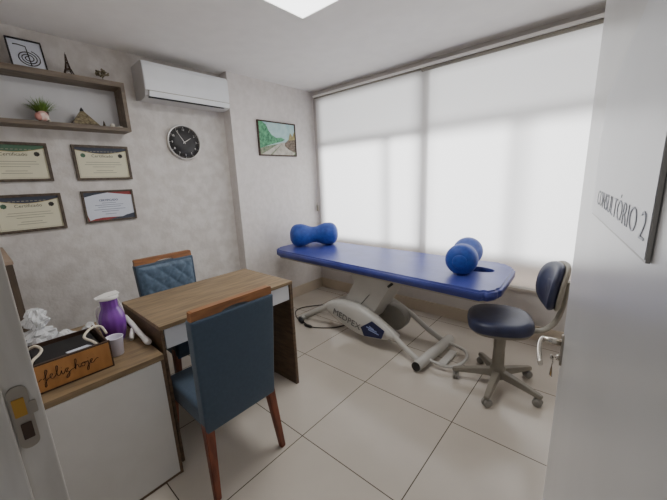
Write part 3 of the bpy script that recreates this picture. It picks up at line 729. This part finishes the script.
certificate(0.603, 0.984, 1.573, 1.842, 'framed certificate with dark header, upper right under the wall shelf end', M['slate'])
certificate(0.100, 0.480, 1.222, 1.488, 'framed certificate with dark header, lower left beside the red-trimmed one', M['slate'])
def certificate_red():
    y0, y1, z0, z1 = 0.603, 0.965, 1.238, 1.491
    t = thing('framed_certificate', 'framed certificate with bluish white paper and red corners, lower right', 'certificate', (XW, (y0+y1)/2, z0), group='framed certificates on the left wall')
    d = 0.018; p = picture_frame(t, y0, y1, z0, z1, XW+0.001, 0.015, d, M['frame'], M['red'])
    x = XW+0.001+d*0.55; i0, i1, b0, b1 = y0+0.015, y1-0.015, z0+0.015, z1-0.015
    flat([(i0, b1), (i0, b1-0.035), (i0+0.07, b1-0.02), (i0+0.16, b1-0.002), (i0+0.18, b1)], x+0.0003, M['slate'], 'corner_band', p)
    flat([(i0+0.14, b0), (i1, b0), (i1, b0+0.05), (i1-0.05, b0+0.030), (i1-0.10, b0+0.02)], x+0.0003, M['slate'], 'corner_band', p)
    flat([(i0, b1-0.035), (i0+0.07, b1-0.018), (i0+0.16, b1-0.004), (i1-0.06, b1-0.022), (i1, b1-0.030), (i1, b0+0.040), (i1-0.06, b0+0.028), (i1-0.09, b0+0.016), (i0+0.10, b0+0.020), (i0+0.05, b0+0.014), (i0+0.012, b0+0.002), (i0, b0+0.05)], x+0.0006, M['paperw'], 'page', p)
    yc = (y0+y1)/2
    text_mesh('heading', 'CERTIFICADO', 0.021, M['blueink'], basis((x+0.0015, yc-0.005, b1-0.065), (0, 1, 0), (0, 0, 1)), p, thin=0.0003, sx=1.0, outline=0.0006)
    tl = MB()
    for (wd, zz) in ((0.10, 0.088), (0.20, 0.104), (0.16, 0.120), (0.22, 0.140), (0.12, 0.156), (0.08, 0.178)):
        tl.box((x+0.0013, yc-0.005-wd/2, b1-zz), (x+0.0016, yc-0.005+wd/2, b1-zz+0.003))
    tl.build('body_text', M['blueink'], p)
certificate_red()

# ------------------------------------------------------------------ painting on the pillar
def painting():
    y0, y1, z0, z1 = 2.243, 2.800, 1.795, 2.174
    t = thing('landscape_painting', 'small framed painting of a road between green trees, on the pillar', 'painting', (XP, (y0+y1)/2, z0))
    p = picture_frame(t, y0, y1, z0, z1, XP+0.001, 0.014, 0.020, M['rim'], M['sky'])
    x = XP+0.012; a, b, c, d = y0+0.014, y1-0.014, z0+0.014, z1-0.014; W = b-a; Hh = d-c
    P = lambda L_: [(a+W*u, c+Hh*v) for u, v in L_]
    flat(P([(0, 0), (1, 0), (1, .50), (.80, .44), (.62, .38), (.30, .30), (0, .20)]), x+0.0004, M['verge'], 'painted_verge', p)
    flat(P([(0, .18), (.20, .28), (.45, .38), (.62, .44), (.70, .50), (.60, .56), (.45, .54), (.34, .62), (.26, .74), (.20, .92), (.10, 1), (0, 1)]), x+0.0010, M['trees'], 'painted_trees', p)
    flat(P([(.02, 0), (.26, 0), (.42, .18), (.60, .36), (.66, .42), (.52, .36), (.28, .18)]), x+0.0016, M['road'], 'painted_lane', p)
    flat(P([(.32, 0), (.92, 0), (.98, .06), (.76, .22), (.68, .34), (.70, .42), (.62, .38), (.46, .18)]), x+0.0016, M['road'], 'painted_road', p)
    flat(P([(.70, .40), (.68, .30), (.80, .18), (1, .10), (1, .60), (.90, .52), (.80, .50)]), x+0.0022, M['bush'], 'painted_bushes', p)
    flat(P([(.80, .48), (.86, .74), (.93, .62), (1, .80), (1, .52), (.90, .50)]), x+0.0028, M['ochre'], 'painted_autumn_tree', p)
painting()

# ------------------------------------------------------------------ wall shelf
SX = -2.975
def shelf():
    y0, y1, z0, z1 = -0.02+0.08, 0.986, 1.942, 2.303
    t = thing('wall_shelf', 'open rectangular wooden box shelf on the left wall', 'shelf', (XW, (y0+y1)/2, z0))
    MB().box((XW, y0, z1-0.036), (SX, y1, z1), bev=0.001).build('top_board', M['shelfw'], t)
    MB().box((XW, y0, z0), (SX, y1, z0+0.028), bev=0.001).build('bottom_board', M['shelfw'], t)
    for ya in (y0, y1-0.026): MB().box((XW, ya, z0+0.028), (SX, ya+0.026, z1-0.036), bev=0.001).build('side_board', M['shelfw'], t)
    MB().box((XW+0.0005, y0+0.026, z0+0.028), (XW+0.006, y1-0.026, z1-0.036)).build('back_panel', M['shelfb'], t)
shelf()
ZT, ZI = 2.303, 1.970
# framed spiral symbol leaning on the wall
def symbol():
    t = thing('framed_symbol', 'black framed spiral symbol print leaning on top of the shelf', 'picture', (-3.08, 0.46, ZT))
    lo = V((-3.045, 0.37, ZT+0.002)); hi = V((-3.118, 0.37, ZT+0.200)); up = (hi-lo).normalized(); yy = V((0, 1, 0)); nn = yy.cross(up); W, Hh = 0.180, (hi-lo).length
    if nn.x < 0: nn = -nn
    Q = lambda u, v, o=0: lo+yy*u*W+up*v*Hh+nn*o
    f = MB(); w = 0.045
    for q in (((0, 0), (1, 0), (1-w, w), (w, w)), ((1, 0), (1, 1), (1-w, 1-w), (1-w, w)), ((1, 1), (0, 1), (w, 1-w), (1-w, 1-w)), ((0, 1), (0, 0), (w, w), (w, 1-w))):
        f.prism([Q(*c) for c in q], nn*0.012)
    f.build('frame', M['blackf'], t)
    b = MB(); b.prism([Q(.03, .03), Q(.97, .03), Q(.97, .97), Q(.03, .97)], nn*0.006); pb = b.build('print', M['paperw'], t)
    s = MB(); s.tube([Q(.18, .78, .0075), Q(.30, .79, .0075), Q(.52, .76, .0075), Q(.53, .6, .0075), Q(.54, .4, .0075), Q(.56, .10, .0075)], 0.0032, n=6)
    sp_ = [Q(.53+(.07+.27*a/(6*PI))*math.cos(a+1.2), .36+(.05+.23*a/(6*PI))*math.sin(a+1.2), .0075) for a in [6*PI*k/70 for k in range(71)]]
    s.tube(sp_, 0.0029, n=6); s.build('spiral', M['ink'], pb)
symbol()
def eiffel():
    c = V((-3.05, 0.665, ZT)); t = thing('tower_figurine', 'small dark Eiffel tower figurine on top of the shelf', 'figurine', c)
    def lv(z0, h0, z1, h1, nm):
        m_ = MB()
        for sx in (-1, 1):
            for sy in (-1, 1):
                m_.tube([c+V((sx*h0, sy*h0, z0)), c+V((sx*h1, sy*h1, z1))], [0.0045*(1-z0*3.2), 0.0045*(1-z1*3.2)], n=4)
        k = 4
        for i in range(k):
            a0, a1 = i/k, (i+1)/k
            for (ax_, bx_) in (((-1, -1), (1, -1)), ((1, -1), (1, 1)), ((1, 1), (-1, 1)), ((-1, 1), (-1, -1))):
                ha, hb = h0+(h1-h0)*a0, h0+(h1-h0)*a1
                if z0 == 0 and i < 2: continue
                m_.tube([c+V((ax_[0]*ha, ax_[1]*ha, z0+(z1-z0)*a0)), c+V((bx_[0]*hb, bx_[1]*hb, z0+(z1-z0)*a1))], 0.0013, n=4)
        m_.build(nm, M['bronze'], t)
    lv(0, 0.028, 0.045, 0.015, 'leg_stage'); lv(0.047, 0.013, 0.085, 0.007, 'middle_stage'); lv(0.087, 0.006, 0.145, 0.0018, 'spire')
    MB().box(c+V((-0.018, -0.018, 0.044)), c+V((0.018, 0.018, 0.048))).build('lower_deck', M['bronze'], t)
    MB().box(c+V((-0.010, -0.010, 0.084)), c+V((0.010, 0.010, 0.088))).build('upper_deck', M['bronze'], t)
    MB().tube([c+V((0, 0, 0.145)), c+V((0, 0, 0.160))], [0.002, 0.0006], n=6).build('antenna', M['bronze'], t)
eiffel()
def bonsai():
    c = V((-3.05, 0.872, ZT)); t = thing('tree_figurine', 'tiny dark gemstone tree figurine on top of the shelf', 'figurine', c)
    MB().lathe([(0.022, 0), (0.024, 0.006), (0.015, 0.012), (0.004, 0.013)], c, n=16).build('stand', M['stone'], t)
    tr = MB(); lf = MB(); random.seed(4)
    for i in range(16):
        a = i*2.4; r = random.uniform(0.010, 0.036); z = random.uniform(0.04, 0.082)
        e = c+V((math.cos(a)*r*0.7, math.sin(a)*r, z)); tr.tube([c+V((0, 0, 0.01)), c+V((0, 0, 0.03)), e], [0.003, 0.0025, 0.001], n=5)
        for k in range(4): lf.ell(e+V([random.uniform(-.009, .009) for _ in range(3)]), (0.0065, 0.0065, 0.006), n=6, m=5)
    tr.build('branches', M['bronze'], t); lf.build('leaves', M['pyr'], t)
bonsai()
def plant():
    c = V((-3.06, 0.470, ZI)); t = thing('potted_grass', 'small artificial grass plant in a dark pot on the shelf', 'plant', c); t['kind'] = 'thing'
    MB().lathe([(0.020, 0), (0.026, 0.004), (0.034, 0.06), (0.036, 0.072), (0.031, 0.072), (0.029, 0.062), (0.001, 0.060)], c, n=24).build('pot', M['pot'], t)
    g = MB(); g.open_ = True; random.seed(3)
    for i in range(230):
        a = random.random()*2*PI; sp = random.random()**0.6; ln = random.uniform(0.085, 0.130)
        d = V((math.cos(a)*sp*0.85, math.sin(a)*sp*0.95, 1.0-0.45*sp)).normalized(); b = c+V((math.cos(a)*0.018*sp, math.sin(a)*0.018*sp, 0.062))
        m1 = b+d*ln*0.6; e = b+d*ln+V((0, 0, -0.012*sp)); s = V((-math.sin(a), math.cos(a), 0))*0.0018
        v = [g.bm.verts.new(q) for q in (b-s, b+s, m1+s*0.9, e, m1-s*0.9)]; g.face([v[0], v[1], v[2], v[4]]); g.face([v[4], v[2], v[3]])
    g.build('grass_blades', M['grass'], t)
plant()
c = V((-3.005, 0.462, ZI)); t = thing('shell_ornament', 'pinkish white round shell ornament in front of the grass pot', 'ornament', c)
MB().ell(c+V((0, 0, 0.036)), (0.024, 0.032, 0.034)).build('shell', M['pink'], t)
MB().ell(c+V((0.008, -0.024, 0.030)), (0.018, 0.022, 0.026)).build('side_lobe', mat('rose_glaze', (196, 138, 128), .5), t)
MB().tube([c+V((0.0, 0.026, 0.02)), c+V((0.004, 0.034, 0.0))], [0.008, 0.006], n=8).build('foot', M['stone'], t)
def pyramid():
    c = V((-3.055, 0.698, ZI)); t = thing('pyramid_ornament', 'mottled stone pyramid with a dark tip on the shelf', 'ornament', c)
    p = MB(); hw, h = 0.082, 0.118; tb = bmesh.new(); vs = [tb.verts.new(c+V((sx*hw*.9, sy*hw, 0.002))) for sx, sy in ((-1, -1), (1, -1), (1, 1), (-1, 1))]; ap = tb.verts.new(c+V((0, 0, h)))
    tb.faces.new(vs[::-1])
    for i in range(4): tb.faces.new([vs[i], vs[(i+1) % 4], ap])
    bmesh.ops.bevel(tb, geom=tb.edges[:], offset=0.001, segments=1, affect='EDGES')
    p.merge(tb); p.build('body', M['pyr'], t)
    MB().lathe([(0.014, 0.103), (0.010, 0.116), (0.002, 0.130)], c, n=12).build('tip', M['blackf'], t)
    MB().box(c+V((-hw*.9, -hw, 0)), c+V((hw*.9, hw, 0.003))).build('base_plate', M['rim'], t)
pyramid()
c = V((-3.05, 0.825, ZI)); o = MB().lathe([(0.013, 0), (0.010, 0.012), (0.004, 0.04), (0.0008, 0.05)], c, n=8).build('cone_ornament', M['bronze'], origin=c)
tag(o, 'tiny dark pointed cone between the pyramid and the white stone', 'ornament')
def rock(c, r, name, label, seed):
    random.seed(seed); m_ = MB(); m_.ell(V(c)+V((0, 0, r[2]*0.85)), r, n=10, m=7)
    for v in m_.bm.verts: v.co += V([random.uniform(-.12, .12)*r[0] for _ in range(3)]); v.co.z = max(v.co.z, c[2])
    o = m_.build(name, M['stone'], origin=c); tag(o, label, 'stone')
rock((-3.05, 0.880, ZI), (0.016, 0.020, 0.019), 'white_stone', 'rounded white stone beside the tiny cone on the shelf', 2)
rock((-3.03, 0.925, ZI), (0.014, 0.022, 0.008), 'flat_stone', 'flat pale stone in the right corner of the shelf', 5)

# ------------------------------------------------------------------ things on the sideboard
SZ = 0.70
def sign_box():
    x0, x1, y0, y1, z1 = -1.955, -1.650, 0.034, 0.309, SZ+0.128
    t = thing('gift_box', 'open dark box with an orange lettered front and rope handles, on the sideboard', 'box', ((x0+x1)/2, (y0+y1)/2, SZ))
    zb = SZ+0.001
    MB().box((x0, y0, zb), (x1-0.014, y1, zb+0.006)).build('bottom', M['darkin'], t)
    MB().box((x0, y0, zb+0.006), (x0+0.008, y1, z1-0.02)).build('rear_wall', M['rim'], t)
    for ya in (y0, y1-0.008): MB().box((x0+0.008, ya, zb+0.006), (x1-0.014, ya+0.008, z1-0.01)).build('side_wall', M['rim'], t)
    fr = MB().box((x1-0.014, y0, zb), (x1, y1, z1), bev=0.001).build('front_frame', M['rim'], t)
    MB().box((x1, y0+0.006, zb+0.008), (x1+0.002, y1-0.007, z1-0.006)).build('front_board', M['orange'], fr)
    # handwriting: feliz hoje
    S = [
      [(0.0, .35), (.12, .28), (.24, .40), (.34, .42)],
      [(.40, .30), (.60, .50), (.78, .95), (.72, 1.12), (.62, 1.0), (.60, .5), (.58, -.05), (.54, -.42), (.44, -.40), (.50, -.1), (.72, .22), (.88, .30)],
      [(.88, .30), (1.06, .42), (1.08, .56), (.96, .56), (.90, .36), (.98, .16), (1.14, .14), (1.30, .34)],
      [(1.30, .34), (1.50, .80), (1.52, 1.10), (1.42, 1.08), (1.38, .7), (1.40, .24), (1.50, .14), (1.64, .30)],
      [(1.64, .30), (1.72, .52), (1.72, .24), (1.80, .14), (1.96, .34)], [(1.74, .76), (1.76, .80)],
      [(1.96, .34), (2.02, .52), (2.22, .52), (2.02, .20), (2.20, .20), (2.24, .02), (2.14, -.30), (1.98, -.34), (2.06, -.10), (2.40, .26)],
      [(2.40, .26), (2.66, .34), (2.84, .80), (2.86, 1.10), (2.76, 1.06), (2.72, .6), (2.70, .14), (2.78, .44), (2.92, .52), (2.96, .24), (3.06, .16), (3.16, .26)],
      [(3.34, .52), (3.20, .42), (3.22, .18), (3.38, .16), (3.46, .40), (3.34, .52), (3.56, .46), (3.70, .46)],
      [(3.70, .52), (3.72, .1), (3.66, -.34), (3.54, -.38), (3.58, -.12), (3.84, .24)], [(3.73, .76), (3.75, .80)],
      [(3.84, .24), (4.02, .40), (4.04, .54), (3.94, .54), (3.88, .34), (3.96, .16), (4.10, .16), (4.26, .34), (4.44, .44), (4.52, .38)]]
    lt = MB(); k = 0.0455; oy, oz = y0+0.016, SZ+0.046
    for st in S:
        lt.tube(smooth_path([(x1+0.0032, oy+u*k, oz+v*k+u*0.0012) for u, v in st], 5), 0.0013, n=5)
    lt.build('handwriting', M['letter'], fr)
    # rope handles
    r = MB(); r.tube(smooth_path([(x1-0.02, y1-0.035, z1-0.02), (x1-0.045, y1-0.052, z1+0.003), (x1-0.11, y1-0.070, z1+0.012), (x1-0.17, y1-0.03, z1+0.022), (x1-0.19, y1+0.012, z1+0.010), (x1-0.15, y1+0.022, z1-0.02)], 5), 0.0055, n=8); r.build('rope_handle', M['rope'], t)
    r = MB(); r.tube(smooth_path([(x1-0.03, y0+0.010, z1-0.02), (x1-0.045, y0+0.020, z1+0.004), (x1-0.09, y0+0.048, z1+0.008), (x1-0.15, y0+0.060, z1+0.004), (x1-0.20, y0+0.045, z1+0.008), (x1-0.22, y0+0.012, z1-0.01)], 5), 0.0055, n=8); r.build('rope_handle', M['rope'], t)
    # dark bundle and a bluish paper inside
    tt = MB(); tt.prism([(x1-0.10, y0+0.13, z1-0.030), (x1-0.02, y0+0.15, z1-0.022), (x1-0.025, y0+0.225, z1-0.014), (x1-0.085, y0+0.205, z1-0.022)], (0, 0, 0.004)); o = tt.build('folded_paper', M['paperw'], origin=(x1-0.06, y0+0.18, z1-0.03)); tag(o, 'folded bluish white paper lying in the open dark box', 'paper')
    b = MB(); b.box((x0+0.02, y0+0.02, zb+0.006), (x1-0.03, y1-0.02, z1-0.032), bev=0.01); o = b.build('black_pouch', M['darkin'], origin=((x0+x1)/2, (y0+y1)/2, zb+0.006)); tag(o, 'black folded pouch filling the open dark box', 'pouch')
sign_box()
def bottle():
    c = V((-1.93, 0.392, SZ)); t = thing('purple_jug', 'purple ribbed plastic jug with a white pouring lid, behind the white cup', 'jug', c)
    prof = [(0.032, 0), (0.038, 0.004), (0.045, 0.025), (0.054, 0.06), (0.060, 0.095), (0.060, 0.13), (0.055, 0.155), (0.046, 0.176), (0.040, 0.188), (0.038, 0.20), (0.039, 0.238), (0.040, 0.243)]
    MB().lathe(prof, c, n=64, lobes=(12, 0.018)).build('body', M['purple'], t)
    MB().lathe([(0.044, 0.240), (0.046, 0.243), (0.047, 0.256), (0.042, 0.260), (0.002, 0.261)], c, n=32).build('lid', M['white'], t)
    s = MB(); s.prism([c+V((0.02, -0.056, 0.250)), c+V((-0.02, -0.056, 0.250)), c+V((-0.040, 0.0, 0.259)), c+V((-0.028, 0.048, 0.262)), c+V((0.030, 0.048, 0.262)), c+V((0.042, 0.0, 0.259))], (0, 0, 0.006), bev=0.002); s.build('spout_lip', M['white'], t)
    h = MB(); h.tube(smooth_path([c+V((-0.03, -0.040, 0.20)), c+V((-0.035, -0.052, 0.185)), c+V((-0.040, -0.058, 0.155)), c+V((-0.04, -0.056, 0.11)), c+V((-0.035, -0.056, 0.08))], 4), 0.006, n=8); h.build('handle', M['white'], t)
    h = MB(); h.tube(smooth_path([c+V((-0.02, 0.040, 0.235)), c+V((-0.02, 0.052, 0.19)), c+V((-0.02, 0.062, 0.14)), c+V((-0.02, 0.058, 0.06))], 4), 0.003, n=8); h.build('strap', M['white'], t)
bottle()
c = V((-1.76, 0.349, SZ)); t = thing('plastic_cup', 'translucent white plastic cup in front of the purple jug', 'cup', c)
MB().lathe([(0.001, 0.0), (0.027, 0.0), (0.029, 0.003), (0.037, 0.090), (0.039, 0.094), (0.037, 0.095), (0.035, 0.090), (0.027, 0.006), (0.001, 0.005)], c, n=32).build('wall', M['cup'], t)
t = thing('white_thermometer', 'white plastic handheld device lying between the jug and the desk', 'device', (-1.86, 0.485, SZ))
a = MB(); a.tube(smooth_path([(-2.03, 0.474, SZ+0.085), (-1.95, 0.476, SZ+0.068), (-1.85, 0.478, SZ+0.042), (-1.76, 0.480, SZ+0.024), (-1.715, 0.481, SZ+0.018)], 4), [0.012]*4+[0.014]*8+[0.017]*4+[0.013], n=12, flat=(1, 0.8)); a.build('body', M['white'], t)
a = MB(); a.tube([(-1.90, 0.470, SZ+0.045), (-1.875, 0.452, SZ+0.026), (-1.85, 0.440, SZ+0.012)], [0.014, 0.012, 0.011], n=10); a.build('trigger', M['white'], t)
# crumpled plastic bag
def crumple(name, label, c, r, seed, m, n=22, k=16, amp=0.35, top=None):
    random.seed(seed); m_ = MB(); ph = [(random.uniform(2, 9), random.uniform(2, 9), random.random()*6) for _ in range(7)]; rings = []
    for j in range(k+1):
        v = j/k; ring = []
        for i in range(n):
            a = 2*PI*i/n
            base = r[0]*math.sin(PI*(0.12+0.84*v))**0.8 if top is None else top(v)
            q = sum(math.sin(f1*a*round(1)+f2*v*3+p_) for f1, f2, p_ in [(round(f1), f2, p_) for f1, f2, p_ in ph])/7
            rr = base*(1+amp*q*1.8)
            ring.append(m_.bm.verts.new(V(c)+V((math.cos(a)*rr, math.sin(a)*rr*r[1]/r[0], v*r[2]))))
        rings.append(ring)
    for a_, b_ in zip(rings, rings[1:]):
        for i in range(n): m_.face([a_[i], a_[(i+1) % n], b_[(i+1) % n], b_[i]], False)
    m_.face(rings[0][::-1]); m_.face(rings[-1])
    return m_
t = thing('plastic_bag', 'crumpled white plastic bag standing on the sideboard behind the lettered box', 'bag', (-2.17, 0.125, SZ))
prof_t = lambda v: 0.055*(1-v)**0.5*0.9+0.022 if v < 0.5 else 0.022+0.026*math.sin(PI*(v-0.5)/0.5)**0.9*(1-0.3*v)+0.002
crumple('b', '', (-2.17, 0.122, SZ), (0.05, 0.05, 0.215), 3, M['bagm'], top=prof_t).build('knotted_body', M['bagm'], t)
a = MB(); a.open_ = True; random.seed(11); rows = []
for j in range(9):
    row = []
    for i in range(25):
        y = 0.10+0.24*i/24; x = -2.19+0.17*j/8
        row.append(a.bm.verts.new((x+random.uniform(-.006, .006), y, SZ+0.006+0.080*abs(math.sin(j*PI/8))*(0.75+0.22*math.sin(i*0.55+j*0.5))*random.uniform(0.90, 1.10))))
    rows.append(row)
for r0, r1 in zip(rows, rows[1:]):
    for i in range(24): a.face([r0[i], r0[i+1], r1[i+1], r1[i]])
a.build('loose_sheet', M['bagm'], t)

# ------------------------------------------------------------------ lights, world, camera
def area(name, loc, sx, sy, power, direction, color=(1, 1, 1), spread=PI):
    l = bpy.data.lights.new(name, 'AREA'); l.shape = 'RECTANGLE'; l.size = sx; l.size_y = sy; l.energy = power; l.color = color; l.spread = spread
    o = bpy.data.objects.new(name, l); COL.objects.link(o); o.location = loc
    o.rotation_euler = V(direction).to_track_quat('-Z', 'Y').to_euler(); return o
area('ceiling_panel_light', (-1.415, 1.435, H-0.018), 0.60, 0.60, 12, (0, 0, -1), (1.0, 0.985, 0.96))
area('daylight', (-1.3, 5.8, 1.7), 5.0, 3.4, 640, (0, -1, -0.05), (0.97, 0.985, 1.0))
wd = bpy.data.worlds.new('world'); scn.world = wd; wd.use_nodes = True
nt = wd.node_tree; bg = nt.nodes['Background']; bg.inputs['Color'].default_value = (0.93, 0.95, 1.0, 1); bg.inputs['Strength'].default_value = 0.22

cam = bpy.data.cameras.new('camera'); co = bpy.data.objects.new('camera', cam); COL.objects.link(co)
cam.sensor_width = 36; cam.sensor_fit = 'HORIZONTAL'; cam.lens = 315.806/667*36; cam.clip_start = 0.01; cam.clip_end = 100
R_ = ((0.75624769, -0.64463912, -0.11193676), (0.6529895, 0.73285978, 0.19110537), (-0.04116004, -0.21761652, 0.97516609))
co.matrix_world = Matrix(((R_[0][0], R_[0][2], -R_[0][1], 0), (R_[1][0], R_[1][2], -R_[1][1], 0), (R_[2][0], R_[2][2], -R_[2][1], 1.5), (0, 0, 0, 1)))
scn.camera = co
scn.view_settings.view_transform = 'AgX'
scn.view_settings.look = 'None'
scn.view_settings.exposure = 0.56
scn.cycles.use_denoising = True
scn.cycles.max_bounces = 10; scn.cycles.diffuse_bounces = 6; scn.cycles.transparent_max_bounces = 12
scn.cycles.sample_clamp_indirect = 8.0
